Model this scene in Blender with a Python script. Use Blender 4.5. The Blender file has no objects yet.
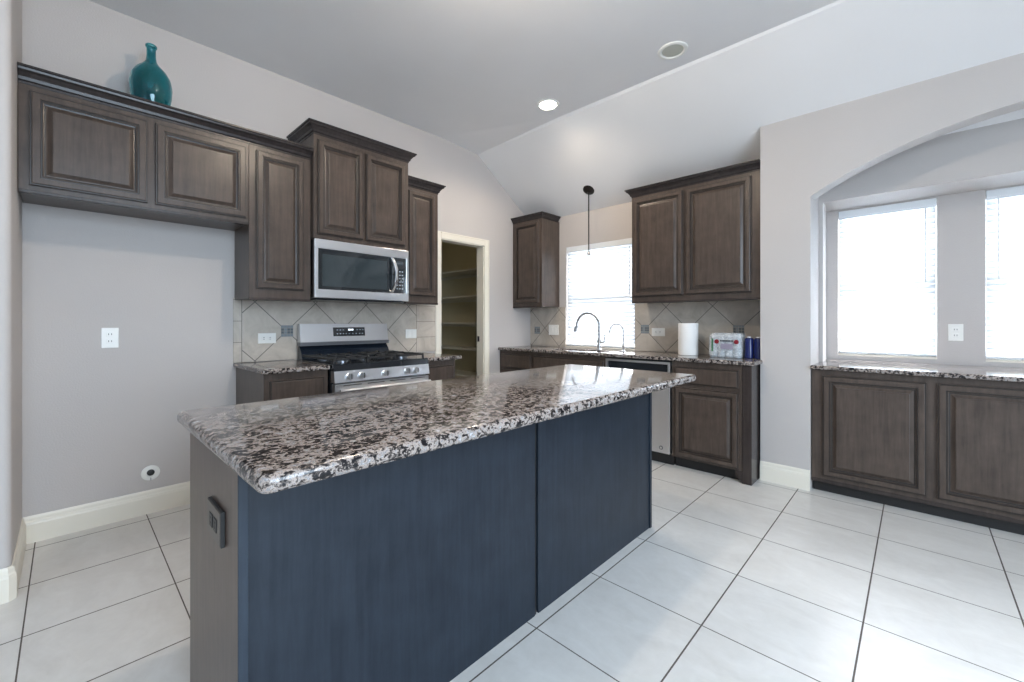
import bpy, bmesh, math, random
from mathutils import Vector, Matrix
PI = math.pi
S = bpy.context.scene
COL = S.collection
random.seed(4)

# ------------------------------------------------------------------ camera
YAW = math.atan2(404, 424.5)
cd = bpy.data.cameras.new('camera'); cam = bpy.data.objects.new('camera', cd); COL.objects.link(cam)
cam.location = (0, 0, 1.2); cam.rotation_euler = (PI/2, 0, YAW)
cd.sensor_width = 36; cd.sensor_fit = 'HORIZONTAL'; cd.lens = 36*424.5/1024
cd.shift_y = -18.5/1024; cd.clip_start = .02
S.camera = cam
# ------------------------------------------------------------------ world, exposure
w = bpy.data.worlds.new('daylight'); S.world = w; w.use_nodes = True
w.node_tree.nodes['Background'].inputs[0].default_value = (.80, .90, 1, 1)
w.node_tree.nodes['Background'].inputs[1].default_value = .5
S.view_settings.view_transform = 'Standard'; S.view_settings.look = 'None'
S.view_settings.gamma = 1; S.view_settings.use_curve_mapping = False
S.view_settings.exposure = 0.45
# ------------------------------------------------------------------ window daylight
def area(name, loc, direction, sx, sy, power, col):
    l = bpy.data.lights.new(name, 'AREA'); l.shape = 'RECTANGLE'; l.size = sx; l.size_y = sy
    l.energy = power; l.color = col
    o = bpy.data.objects.new(name, l); COL.objects.link(o)
    o.location = loc; o.rotation_euler = Vector(direction).to_track_quat('-Z', 'Z').to_euler()
    return o
SKY = (.67, .83, 1.0)
area('daylight_sink_window', (-2.52, 4.50, 1.5), (0, -1, 0), 1.0, 1.3, 130, (.95, .97, 1))
area('daylight_desk_window', (-.17, 4.80, 1.55), (0, -1, 0), .75, 1.35, 170, (.90, .95, 1))
area('daylight_desk_window_right', (.65, 4.80, 1.55), (0, -1, 0), .75, 1.35, 170, (.90, .95, 1))
area('daylight_living_room', (3.05, .40, 1.65), (-1, 0, -1.1), 3.2, 2.0, 215, SKY)
area('daylight_front_room', (-.2, -3.45, 1.65), (0, 1, -.75), 3.6, 2.0, 14, SKY)

# ------------------------------------------------------------------ materials
def mat(name):
    m = bpy.data.materials.new(name); m.use_nodes = True
    nt = m.node_tree
    return m, nt, nt.nodes['Principled BSDF'], nt.nodes, nt.links
def plain(name, col, rough=.5, metal=0, emit=None, strength=0, coat=0):
    m, nt, b, N, L = mat(name)
    b.inputs['Base Color'].default_value = (*col, 1); b.inputs['Roughness'].default_value = rough
    b.inputs['Metallic'].default_value = metal; b.inputs['Coat Weight'].default_value = coat
    if emit: b.inputs['Emission Color'].default_value = (*emit, 1); b.inputs['Emission Strength'].default_value = strength
    return m
def ramp(N, stops):
    r = N.new('ShaderNodeValToRGB'); e = r.color_ramp.elements
    while len(e) > 1: e.remove(e[-1])
    e[0].position = stops[0][0]; e[0].color = (*stops[0][1], 1)
    for p, c in stops[1:]:
        k = e.new(p); k.color = (*c, 1)
    return r
def coords(N, L, scale=(1, 1, 1), rot=(0, 0, 0), loc=(0, 0, 0)):
    t = N.new('ShaderNodeTexCoord'); mp = N.new('ShaderNodeMapping')
    mp.inputs['Scale'].default_value = scale; mp.inputs['Rotation'].default_value = rot; mp.inputs['Location'].default_value = loc
    L.new(t.outputs['Object'], mp.inputs['Vector']); return mp.outputs['Vector']
def noise(N, L, vec, scale, detail=4, rough=.6, dist=0):
    n = N.new('ShaderNodeTexNoise'); n.inputs['Scale'].default_value = scale; n.inputs['Detail'].default_value = detail
    n.inputs['Roughness'].default_value = rough; n.inputs['Distortion'].default_value = dist
    L.new(vec, n.inputs['Vector']); return n
def bump(N, L, src, b, strength, dist):
    k = N.new('ShaderNodeBump'); k.inputs['Strength'].default_value = strength; k.inputs['Distance'].default_value = dist
    L.new(src, k.inputs['Height']); L.new(k.outputs['Normal'], b.inputs['Normal'])
def mixc(N, L, fac, a, b_):
    m = N.new('ShaderNodeMix'); m.data_type = 'RGBA'
    L.new(fac, m.inputs['Factor'])
    for i, v in (('A', a), ('B', b_)):
        s = [x for x in m.inputs if x.name == i and x.type == 'RGBA'][0]
        if isinstance(v, tuple): s.default_value = (*v, 1)
        else: L.new(v, s)
    return [x for x in m.outputs if x.type == 'RGBA'][0]
def mth(N, L, op, a, b_=None, c=None):
    m = N.new('ShaderNodeMath'); m.operation = op
    for i, v in enumerate((a, b_, c)):
        if v is None: continue
        if isinstance(v, (int, float)): m.inputs[i].default_value = v
        else: L.new(v, m.inputs[i])
    return m.outputs[0]

def wall_mat(name, col):
    m, nt, b, N, L = mat(name)
    v = coords(N, L); n = noise(N, L, v, 130, 3)
    n2 = noise(N, L, v, 1.3, 2)
    r = ramp(N, [(.3, tuple(c*.97 for c in col)), (.7, tuple(c*1.02 for c in col))])
    L.new(n2.outputs[0], r.inputs[0]); L.new(r.outputs[0], b.inputs['Base Color'])
    b.inputs['Roughness'].default_value = .62
    bump(N, L, n.outputs[0], b, .25, .004); return m
M = {}
M['wall'] = wall_mat('painted_wall', (.51, .475, .455))
M['ceiling'] = wall_mat('painted_ceiling', (.78, .77, .77))
M['pantry'] = wall_mat('pantry_paint', (.60, .55, .40))
M['white'] = plain('white_trim_paint', (.78, .73, .63), .35)
M['shelf'] = plain('shelf_paint', (.62, .60, .54), .45)

def wood(name, c0, c1, rough=.36, axis='z'):
    m, nt, b, N, L = mat(name)
    v = coords(N, L, (22, 22, 1.6) if axis == 'z' else (1.6, 1.6, 22))
    n = noise(N, L, v, 2.2, 6, .65, .4)
    v2 = coords(N, L, (1, 1, 1)); n2 = noise(N, L, v2, 9, 4, .6)
    f = mth(N, L, 'ADD', mth(N, L, 'MULTIPLY', n.outputs[0], .6), mth(N, L, 'MULTIPLY', n2.outputs[0], .4))
    r = ramp(N, [(.33, c0), (.66, c1)]); L.new(f, r.inputs[0]); L.new(r.outputs[0], b.inputs['Base Color'])
    b.inputs['Roughness'].default_value = rough
    b.inputs['Specular IOR Level'].default_value = .30
    bump(N, L, n.outputs[0], b, .05, .001); return m
M['wood'] = wood('stained_maple', (.046, .034, .028), (.098, .073, .059), .30)
M['wood_dark'] = wood('stained_maple_deep', (.030, .023, .021), (.054, .042, .038), .25)
M['crown'] = wood('shaded_crown_wood', (.022, .018, .018), (.042, .035, .034), .25)  # same wood as the doors, its shade painted in as a darker colour
M['slate'] = wood('sky_tinted_wood', (.008, .013, .021), (.020, .028, .040), .40)  # cabinet wood with blue sky reflection put into its colour
M['slate_edge'] = wood('sky_tinted_edge', (.018, .026, .039), (.030, .042, .058), .4)  # lighter version for the corner strip, same painted-in sky blue
M['toe'] = plain('toe_kick_black', (.012, .011, .011), .5)
M['groove'] = plain('dark_groove', (.016, .012, .010), .35)  # darker colour for the narrow groove faces of the doors

def granite():
    m, nt, b, N, L = mat('speckled_granite')
    v = coords(N, L, (1, .80, 1), (0, 0, .5))
    n = noise(N, L, v, 64, 5, .62, .6)
    n2 = noise(N, L, v, 150, 4, .7, .3)
    n3 = noise(N, L, v, 7, 2, .5)
    f = mth(N, L, 'ADD', mth(N, L, 'MULTIPLY', n.outputs[0], .62), mth(N, L, 'MULTIPLY', n2.outputs[0], .34))
    f = mth(N, L, 'ADD', f, mth(N, L, 'MULTIPLY', mth(N, L, 'SUBTRACT', n3.outputs[0], .5), .10))
    r = ramp(N, [(.0, (.006, .006, .008)), (.432, (.012, .011, .012)), (.454, (.055, .045, .042)), (.474, (.13, .11, .10)),
                 (.493, (.31, .25, .215)), (.528, (.43, .37, .335)), (.550, (.15, .145, .15)), (.575, (.30, .29, .29)), (.61, (.50, .49, .49)), (1, (.6, .6, .61))])
    L.new(f, r.inputs[0]); L.new(r.outputs[0], b.inputs['Base Color'])
    b.inputs['Roughness'].default_value = .09; b.inputs['Specular IOR Level'].default_value = .36
    return m
M['granite'] = granite()

TP = .463
def floor_mat():
    m, nt, b, N, L = mat('floor_tile')
    t = N.new('ShaderNodeTexCoord'); sp = N.new('ShaderNodeSeparateXYZ'); L.new(t.outputs['Object'], sp.inputs[0])
    def grout(c, off, half):
        a = mth(N, L, 'DIVIDE', mth(N, L, 'SUBTRACT', c, off), TP)
        a = mth(N, L, 'SUBTRACT', a, mth(N, L, 'ROUND', a))
        return mth(N, L, 'LESS_THAN', mth(N, L, 'ABSOLUTE', a), half/TP)
    g = mth(N, L, 'MAXIMUM', grout(sp.outputs[0], -1.079, .0030), grout(sp.outputs[1], 1.273, .0024))
    v = coords(N, L, (1, 1.6, 1)); n = noise(N, L, v, 3.5, 6, .62, 1.2)
    n2 = noise(N, L, coords(N, L), 28, 4, .6)
    f = mth(N, L, 'ADD', mth(N, L, 'MULTIPLY', n.outputs[0], .75), mth(N, L, 'MULTIPLY', n2.outputs[0], .25))
    r = ramp(N, [(.3, (.58, .56, .53)), (.7, (.70, .685, .66))]); L.new(f, r.inputs[0])
    c = mixc(N, L, g, r.outputs[0], (.085, .070, .060))
    L.new(c, b.inputs['Base Color'])
    L.new(mth(N, L, 'ADD', mth(N, L, 'MULTIPLY', g, .5), .30), b.inputs['Roughness'])
    bump(N, L, mth(N, L, 'SUBTRACT', 1, g), b, .5, .002)
    return m
M['floor'] = floor_mat()

def splash_mat(name, axis, node, z0, lo, hi):
    """diagonal 12 inch tiles between straight border strips; axis = index of the horizontal coordinate"""
    m, nt, b, N, L = mat(name)
    t = N.new('ShaderNodeTexCoord'); sp = N.new('ShaderNodeSeparateXYZ'); L.new(t.outputs['Object'], sp.inputs[0])
    h = mth(N, L, 'SUBTRACT', sp.outputs[axis], node); z = mth(N, L, 'SUBTRACT', sp.outputs[2], z0)
    P = .431
    def line(e, half):
        a = mth(N, L, 'DIVIDE', e, P); a = mth(N, L, 'SUBTRACT', a, mth(N, L, 'ROUND', a))
        return mth(N, L, 'LESS_THAN', mth(N, L, 'ABSOLUTE', a), half/P)
    d = mth(N, L, 'MAXIMUM', line(mth(N, L, 'ADD', h, z), .0042), line(mth(N, L, 'SUBTRACT', h, z), .0042))
    inside = mth(N, L, 'MULTIPLY', mth(N, L, 'GREATER_THAN', sp.outputs[axis], lo), mth(N, L, 'LESS_THAN', sp.outputs[axis], hi))
    d = mth(N, L, 'MULTIPLY', d, inside)
    e1 = mth(N, L, 'LESS_THAN', mth(N, L, 'ABSOLUTE', mth(N, L, 'SUBTRACT', sp.outputs[axis], lo)), .0022)
    e2 = mth(N, L, 'LESS_THAN', mth(N, L, 'ABSOLUTE', mth(N, L, 'SUBTRACT', sp.outputs[axis], hi)), .0022)
    zl = mth(N, L, 'DIVIDE', mth(N, L, 'SUBTRACT', sp.outputs[2], 1.21), .152)
    zl = mth(N, L, 'LESS_THAN', mth(N, L, 'ABSOLUTE', mth(N, L, 'SUBTRACT', zl, mth(N, L, 'ROUND', zl))), .012)
    zl = mth(N, L, 'MULTIPLY', zl, mth(N, L, 'SUBTRACT', 1, inside))
    g = mth(N, L, 'MAXIMUM', mth(N, L, 'MAXIMUM', d, zl), mth(N, L, 'MAXIMUM', e1, e2))
    n = noise(N, L, coords(N, L), 6, 6, .65, .8)
    r = ramp(N, [(.3, (.39, .34, .285)), (.7, (.56, .50, .43))]); L.new(n.outputs[0], r.inputs[0])
    L.new(mixc(N, L, g, r.outputs[0], (.14, .125, .115)), b.inputs['Base Color'])
    b.inputs['Roughness'].default_value = .38
    bump(N, L, mth(N, L, 'SUBTRACT', 1, g), b, .4, .002)
    return m
M['splash_left'] = splash_mat('backsplash_tile_range', 1, 1.165, 1.135, .866, 2.330)
M['splash_back'] = splash_mat('backsplash_tile_sink', 0, -1.972, 1.133, -3.60, -.70)
M['mosaic'] = plain('mosaic_glass', (.13, .15, .16), .15)
M['mosaic_light'] = plain('mosaic_glass_pale', (.22, .25, .27), .15)
M['grout'] = plain('mosaic_grout', (.30, .28, .26), .7)

def steel(name, col=(.60, .60, .61), rough=.28):
    m, nt, b, N, L = mat(name)
    b.inputs['Metallic'].default_value = 1; b.inputs['Base Color'].default_value = (*col, 1)
    n = noise(N, L, coords(N, L, (3, 3, 260)), 3, 3)
    r = N.new('ShaderNodeMapRange'); r.inputs[3].default_value = rough-.05; r.inputs[4].default_value = rough+.07
    L.new(n.outputs[0], r.inputs[0]); L.new(r.outputs[0], b.inputs['Roughness'])
    return m
M['steel'] = steel('brushed_stainless', (.66, .66, .67), .30)
M['steel_dark'] = steel('dark_stainless', (.22, .23, .25), .3)
M['chrome'] = plain('polished_chrome', (.75, .75, .76), .12, 1)
M['nickel'] = plain('brushed_nickel', (.38, .38, .38), .35, 1)
M['glassblack'] = plain('black_glass', (.010, .014, .018), .04, coat=1)
M['enamel'] = plain('black_enamel', (.012, .014, .018), .16)
M['iron'] = plain('cast_iron', (.018, .017, .017), .5)
M['bronze'] = plain('dark_bronze', (.022, .018, .016), .4, .6)
M['outlet'] = plain('white_outlet_plastic', (.80, .79, .75), .3)
M['slot'] = plain('dark_slot', (.03, .03, .03), .5)
M['paper'] = plain('paper_towel', (.86, .85, .83), .9)
M['card'] = plain('cardboard_core', (.35, .25, .16), .9)
M['led'] = plain('display_glow', (.1, .1, .1), .4, emit=(.8, .9, 1), strength=1.6)
M['icon'] = plain('panel_print', (.35, .38, .42), .4)
M['vinyl'] = plain('white_window_vinyl', (.80, .82, .84), .35)
M['lamp'] = plain('lit_downlight', (1, 1, 1), .5, emit=(1, .95, .88), strength=30)
M['lens'] = plain('unlit_lens', (.50, .50, .43), .35)

def slat_mat():
    m, nt, b, N, L = mat('blind_vinyl')
    out = N['Material Output'] if 'Material Output' in N else None
    d = N.new('ShaderNodeBsdfDiffuse'); d.inputs[0].default_value = (.85, .86, .87, 1)
    t = N.new('ShaderNodeBsdfTranslucent'); t.inputs[0].default_value = (.42, .45, .48, 1)
    x = N.new('ShaderNodeMixShader'); x.inputs[0].default_value = .5
    L.new(d.outputs[0], x.inputs[1]); L.new(t.outputs[0], x.inputs[2]); L.new(x.outputs[0], out.inputs[0])
    return m
M['slat'] = slat_mat()
def pane_mat():
    m, nt, b, N, L = mat('window_glass'); out = N['Material Output']
    t = N.new('ShaderNodeBsdfTransparent'); g = N.new('ShaderNodeBsdfGlossy'); g.inputs['Roughness'].default_value = .02
    x = N.new('ShaderNodeMixShader'); x.inputs[0].default_value = .06
    L.new(t.outputs[0], x.inputs[1]); L.new(g.outputs[0], x.inputs[2]); L.new(x.outputs[0], out.inputs[0]); return m
M['pane'] = pane_mat()
def glass_mat(name, col, rough=.02):
    m, nt, b, N, L = mat(name)
    b.inputs['Base Color'].default_value = (*col, 1); b.inputs['Transmission Weight'].default_value = 1
    b.inputs['Roughness'].default_value = rough; b.inputs['IOR'].default_value = 1.45
    return m
M['teal'] = glass_mat('teal_glass', (.10, .50, .56))
def film_mat():
    m, nt, b, N, L = mat('shrink_film'); out = N['Material Output']
    b.inputs['Base Color'].default_value = (.75, .78, .80, 1); b.inputs['Roughness'].default_value = .15
    n = noise(N, L, coords(N, L), 60, 4, .7, 1.5)
    bump(N, L, n.outputs[0], b, 1, .01)
    t = N.new('ShaderNodeBsdfTransparent'); x = N.new('ShaderNodeMixShader')
    r = N.new('ShaderNodeMapRange'); r.inputs[1].default_value = .35; r.inputs[2].default_value = .65
    r.inputs[3].default_value = .12; r.inputs[4].default_value = .75
    L.new(n.outputs[0], r.inputs[0]); L.new(r.outputs[0], x.inputs[0])
    L.new(t.outputs[0], x.inputs[1]); L.new(b.outputs[0], x.inputs[2]); L.new(x.outputs[0], out.inputs[0]); return m
M['film'] = film_mat()
M['bottle'] = plain('clear_bottle_plastic', (.50, .56, .60), .12)
M['blue'] = plain('blue_bottle_plastic', (.008, .016, .10), .22)
M['cap'] = plain('white_bottle_cap', (.85, .86, .88), .35)
M['red'] = plain('red_print', (.22, .01, .02), .4)
M['green'] = plain('green_print', (.05, .16, .08), .4)
M['lilac'] = plain('grey_violet_print', (.30, .27, .34), .4)
M['black'] = plain('black_print', (.02, .02, .03), .4)

# ------------------------------------------------------------------ mesh helpers
class MB:
    def __init__(s): s.bm = bmesh.new()
    def face(s, vs):
        try: return s.bm.faces.new(vs)
        except ValueError: return None
    def v(s, p): return s.bm.verts.new(p)
    def box(s, x0, x1, y0, y1, z0, z1, bev=0, seg=2):
        b2 = bmesh.new()
        P = [b2.verts.new((x, y, z)) for z in (z0, z1) for x, y in ((x0, y0), (x1, y0), (x1, y1), (x0, y1))]
        for f in ((3, 2, 1, 0), (4, 5, 6, 7), (0, 1, 5, 4), (1, 2, 6, 5), (2, 3, 7, 6), (3, 0, 4, 7)): b2.faces.new([P[i] for i in f])
        if bev: bmesh.ops.bevel(b2, geom=b2.edges[:], offset=bev, segments=seg, profile=.5, affect='EDGES')
        s.merge(b2); return s
    def merge(s, b2, mtx=None):
        if mtx: bmesh.ops.transform(b2, matrix=mtx, verts=b2.verts)
        m = {v: s.bm.verts.new(v.co) for v in b2.verts}
        for f in b2.faces: s.face([m[v] for v in f.verts])
        b2.free(); return s
    def loops(s, rings, cap0=True, cap1=True, closed=True):
        R = [[s.v(p) for p in r] for r in rings]
        n = len(R[0])
        for a, b in zip(R, R[1:]):
            for i in range(n if closed else n-1): s.face([a[i], a[(i+1) % n], b[(i+1) % n], b[i]])
        if cap0: s.face(R[0][::-1])
        if cap1: s.face(R[-1])
        return R
    def lathe(s, c, prof, n=32, axis='z', cap0=True, cap1=True):
        def pt(r, h, a):
            x, y = r*math.cos(a), r*math.sin(a)
            return {'z': (c[0]+x, c[1]+y, c[2]+h), 'x': (c[0]+h, c[1]+x, c[2]+y), 'y': (c[0]+x, c[1]+h, c[2]+y)}[axis]
        s.loops([[pt(r, h, 2*PI*i/n) for i in range(n)] for r, h in prof], cap0, cap1); return s
    def tube(s, pts, r, n=10, cap=True):
        pts = [Vector(p) for p in pts]; rad = r if isinstance(r, (list, tuple)) else [r]*len(pts)
        rings = []; ref = None
        for i, p in enumerate(pts):
            d = (pts[min(i+1, len(pts)-1)]-pts[max(i-1, 0)]).normalized()
            if ref is None: ref = Vector((0, 0, 1)) if abs(d.z) < .9 else Vector((1, 0, 0))
            u = (ref-d*ref.dot(d)).normalized(); ref = u; w_ = d.cross(u)
            rings.append([p+(u*math.cos(2*PI*k/n)+w_*math.sin(2*PI*k/n))*rad[i] for k in range(n)])
        s.loops(rings, cap, cap); return s
    def prism(s, pts, ext):
        a = [s.v(p) for p in pts]; b = [s.v(Vector(p)+Vector(ext)) for p in pts]; n = len(a)
        s.face(a[::-1]); s.face(b)
        for i in range(n): s.face([a[i], a[(i+1) % n], b[(i+1) % n], b[i]])
        return s
def obj(name, mb, m, parent=None, smooth=False, angle=35):
    bmesh.ops.recalc_face_normals(mb.bm, faces=mb.bm.faces)
    me = bpy.data.meshes.new(name); mb.bm.to_mesh(me); mb.bm.free()
    me.materials.append(M[m] if isinstance(m, str) else m)
    if smooth:
        me.polygons.foreach_set('use_smooth', [True]*len(me.polygons)); me.set_sharp_from_angle(angle=math.radians(angle))
    o = bpy.data.objects.new(name, me); COL.objects.link(o)
    if parent:
        o.parent = parent; o.matrix_parent_inverse = chain(parent).inverted()
    return o
def chain(o):
    m = Matrix.Translation(o.location)
    return (chain(o.parent) @ o.matrix_parent_inverse @ m) if o.parent else m
def thing(name, label, cat, loc, group=None):
    o = bpy.data.objects.new(name, None); COL.objects.link(o); o.location = loc; o.empty_display_size = .1
    o['label'] = label; o['category'] = cat
    if group: o['group'] = group
    return o
def tag(o, label, cat, group=None):
    o['label'] = label; o['category'] = cat
    if group: o['group'] = group
    return o
def struct(name, mb, m, smooth=False):
    o = obj(name, mb, m, None, smooth); o['kind'] = 'structure'; return o

# raised panel door: o = lower corner, u = unit vector along width, n = outward normal
FULL = [(0, 0), (0, .015), (.002, .017), (.007, .017), (.0075, .022), (.011, .024), (.036, .024), (.038, .019), (.043, .019), (.0435, .014),
        (.046, .015), (.049, .014), (.0495, .007), (.055, .006), (.060, .007), (.076, .0165), (.0765, .020), (.080, .021)]
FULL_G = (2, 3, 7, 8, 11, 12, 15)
FLAT = [(0, 0), (0, .015), (.002, .017), (.007, .017), (.0075, .022), (.012, .024), (.026, .024)]
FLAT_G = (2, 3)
NARROW = [(a*.92, b) for a, b in FULL]
def panel(o, u, n, w_, h, prof):
    o, u, n = Vector(o), Vector(u), Vector(n); z = Vector((0, 0, 1)); mb = MB()
    rings = []
    for i, d in prof:
        rings.append([o+u*i+z*i+n*d, o+u*(w_-i)+z*i+n*d, o+u*(w_-i)+z*(h-i)+n*d, o+u*i+z*(h-i)+n*d])
    mb.loops(rings, True, True)
    mb.bm.faces.ensure_lookup_table()
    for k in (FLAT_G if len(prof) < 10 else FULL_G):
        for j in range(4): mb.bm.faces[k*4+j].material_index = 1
    return mb
def door(parent, o, u, n, w_, h, prof=FULL, name='door', m='wood'):
    d = obj(name, panel(o, u, n, w_, h, prof), m, parent); d.data.materials.append(M['groove']); return d
# crown swept round an open path (counter-clockwise seen so that outward is on the right of travel)
CROWN = [(0, 0), (.003, 0), (.004, .012), (.012, .016), (.016, .030), (.030, .048), (.042, .056), (.044, .066), (.052, .068), (.052, .078), (0, .078)]
def crown(path, z, k=1.0, prof=CROWN):
    mb = MB(); P = [Vector((x, y, 0)) for x, y in path]; rings = []
    def nrm(a, b): d = (b-a).normalized(); return Vector((d.y, -d.x, 0))
    for i, p in enumerate(P):
        if i == 0: off = nrm(P[0], P[1])
        elif i == len(P)-1: off = nrm(P[-2], P[-1])
        else:
            a, b = nrm(P[i-1], P[i]), nrm(P[i], P[i+1]); off = (a+b)/(1+a.dot(b))
        rings.append([p+off*(d*k)+Vector((0, 0, z+h*k)) for d, h in prof])
    mb.loops(rings); return mb

def rrect(x0, x1, y0, y1, r, n=6):
    pts = []
    for cx, cy, a0 in ((x1-r, y1-r, 0), (x0+r, y1-r, 90), (x0+r, y0+r, 180), (x1-r, y0+r, 270)):
        for k in range(n+1):
            a = math.radians(a0+90*k/n); pts.append((cx+r*math.cos(a), cy+r*math.sin(a)))
    return pts
def slab(x0, x1, y0, y1, z0, z1, cr=.004, er=.012, hole=None):
    mb = MB(); rings = []
    def ring(i, z): return [(x, y, z) for x, y in rrect(x0+i, x1-i, y0+i, y1-i, max(cr-i, .0008))]
    E_ = 5
    for k in range(E_+1):
        a = PI/2*k/E_; rings.append(ring(er*(1-math.sin(a)), z0+er*(1-math.cos(a))))
    for k in range(E_+1):
        a = PI/2*k/E_; rings.append(ring(er*(1-math.cos(a)), z1-er*(1-math.sin(a))))
    if hole:
        h = rrect(*hole, .04)
        rings.append([(x, y, z1) for x, y in h]); rings.append([(x, y, z0) for x, y in h]); rings.append(rings[0])
        mb.loops(rings, False, False)
    else: mb.loops(rings)
    bmesh.ops.remove_doubles(mb.bm, verts=mb.bm.verts, dist=1e-6)
    return mb

X, Y = (1, 0, 0), (0, 1, 0); NX, NY = (-1, 0, 0), (0, -1, 0)
# ================================================================== THE SETTING
b = MB(); b.box(-5.4, 3.0, -3.5, 4.7, -.05, 0); struct('floor', b, 'floor')
CZ = 3.08; YS = 3.11; SL = (3.08-2.445)/(4.02-3.11)
b = MB()      # flat part, small tilted facet by the range wall, sloping part
A = b.v((-3.6, -3.5, CZ)); B = b.v((3.0, -3.5, CZ)); C_ = b.v((3.0, YS, CZ)); D = b.v((-2.36, YS, CZ))
E0 = b.v((-3.5, 2.62, CZ)); E1 = b.v((-3.6, 2.62, CZ)); F0 = b.v((-3.5, YS+.02, CZ-.03)); F1 = b.v((-3.6, YS+.02, CZ-.03))
b.face([A, B, C_, D, E0, E1]); b.face([E0, D, F0]); b.face([E1, E0, F0, F1])
G0 = b.v((-3.6, 4.15, CZ-SL*(4.15-YS))); G1 = b.v((3.0, 4.15, CZ-SL*(4.15-YS)))
b.face([F1, F0, D, C_, G1, G0])
bmesh.ops.translate(b.bm, vec=(0, 0, 0), verts=b.bm.verts)
struct('ceiling', b, 'ceiling')
# range wall with the pantry opening
b = MB(); PY0, PY1, PZ = 2.617, 3.223, 2.06
b.box(-3.6, -3.5, -.3, PY0, 0, CZ); b.box(-3.6, -3.5, PY1, 4.14, 0, CZ); b.box(-3.6, -3.5, PY0, PY1, PZ, CZ)
struct('wall_left', b, 'wall')
# wall beside the fridge recess, rounded corner
b = MB(); r = .028; xc, yc = -2.835, -.163
arc = [(xc-r+r*math.cos(a), yc-r+r*math.sin(a)) for a in [PI/2*k/6 for k in range(7)]]
pts = [(-3.6, -3.5), (xc, -3.5)]+arc+[(-3.6, yc)]
b.prism([(x, y, 0) for x, y in pts], (0, 0, CZ)); struct('wall_niche', b, 'wall', True)
# sink wall with its window, going on behind the arch as a header
b = MB(); WX0, WX1, WZ0, WZ1 = -2.955, -2.085, .930, 2.075
b.box(-3.6, WX0, 4.02, 4.14, 0, 2.46); b.box(WX1, -.52, 4.02, 4.14, 0, 2.46)
b.box(WX0, WX1, 4.02, 4.14, 0, WZ0); b.box(WX0, WX1, 4.02, 4.14, WZ1, 2.46)
b.box(-.52, 3.0, 4.02, 4.14, 2.125, 2.60); b.box(1.85, 3.0, 4.02, 4.14, 0, 2.125)
struct('wall_back', b, 'wall')
# thick wall with the arched opening
AX0, AX1 = -.545, 1.835; ac = (AX0+AX1)/2; hw = (AX1-AX0)/2; rise = .338; R_ = (hw*hw+rise*rise)/(2*rise); zc = 2.10+rise-R_
arcp = []
for k in range(41):
    x = AX1-(AX1-AX0)*k/40; arcp.append((x, zc+math.sqrt(R_*R_-(x-ac)**2)))
b = MB(); XW = -.862; ZT = 2.76; AT = .135
# built as strips so that the arch stays clean
for yy in (0,):
    def quad(p): b.prism([(x, 3.66, z) for x, z in p], (0, AT, 0))
    quad([(XW, 0), (AX0, 0), (AX0, 2.10), (AX0, ZT), (XW, ZT)])
    quad([(AX1, 0), (3.0, 0), (3.0, ZT), (AX1, ZT), (AX1, 2.10)])
P0 = [b.v((x, 3.66, z)) for x, z in arcp]; P1 = [b.v((x, 3.66+AT, z)) for x, z in arcp]
T0 = [b.v((x, 3.66, ZT)) for x, z in arcp]; T1 = [b.v((x, 3.66+AT, ZT)) for x, z in arcp]
for i in range(40):
    b.face([P0[i], P0[i+1], T0[i+1], T0[i]]); b.face([P1[i+1], P1[i], T1[i], T1[i+1]]); b.face([P0[i+1], P0[i], P1[i], P1[i+1]])
b.box(XW, AX0, 3.66+AT, 4.018, 0, 2.60); b.box(AX1, 3.0, 3.66+AT, 4.018, 0, 2.60)
struct('wall_arch', b, 'wall')
# window bay behind the arch
b = MB(); BY = 4.40
b.box(-.645, -.545, 4.018, 4.52, 0, 2.22); b.box(1.835, 1.935, 4.018, 4.52, 0, 2.22)
b.box(-.545, 1.835, 4.14, 4.52, 2.125, 2.22)
DW = [(-.467, .111), (.350, .930)]; DZ0, DZ1 = .945, 2.115
b.box(-.545, DW[0][0], BY, 4.52, 0, 2.125); b.box(DW[0][1], DW[1][0], BY, 4.52, 0, 2.125); b.box(DW[1][1], 1.835, BY, 4.52, 0, 2.125)
for a, c in DW: b.box(a, c, BY, 4.52, 0, DZ0); b.box(a, c, BY, 4.52, DZ1, 2.125)
struct('wall_bay', b, 'wall')
# room behind the camera, with its big windows
b = MB(); b.box(2.8, 2.92, -3.5, -1.3, 0, CZ); b.box(2.8, 2.92, 2.1, 3.66, 0, CZ); b.box(2.8, 2.92, -1.3, 2.1, 2.55, CZ); b.box(2.8, 2.92, -1.3, 2.1, 0, .35)
struct('wall_right', b, 'wall')
b = MB(); b.box(-2.83, -2.1, -3.32, -3.2, 0, CZ); b.box(1.7, 2.8, -3.32, -3.2, 0, CZ); b.box(-2.1, 1.7, -3.32, -3.2, 2.55, CZ); b.box(-2.1, 1.7, -3.32, -3.2, 0, .35)
struct('wall_front', b, 'wall')
# pantry room
b = MB()
b.box(-5.3, -3.6, 4.0, 4.1, 0, 2.5); b.box(-5.4, -5.3, 1.9, 4.1, 0, 2.5); b.box(-5.3, -3.6, 1.9, 2.0, 0, 2.5); b.box(-5.4, -3.6, 1.9, 4.1, 2.44, 2.5)
struct('wall_pantry', b, 'pantry')

# baseboards
BB = [(0, 0), (.015, 0), (.015, .100), (.013, .108), (.013, .112), (.009, .120), (.008, .134), (.004, .145), (0, .145)]
def baseboard(name, path):
    o = obj(name, crown(path, 0, 1, BB), 'white'); o['kind'] = 'structure'; return o
baseboard('baseboard_left', [(-3.5, .826), (-3.5, -.163)][::-1])
baseboard('baseboard_niche', [(xc, -3.2), (xc, yc-.012), (xc-.012, yc), (-3.485, yc)])
baseboard('baseboard_arch', [(XW, 3.66), (-.548, 3.66)])
baseboard('baseboard_arch_right', [(1.85, 3.66), (2.8, 3.66)])
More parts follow.
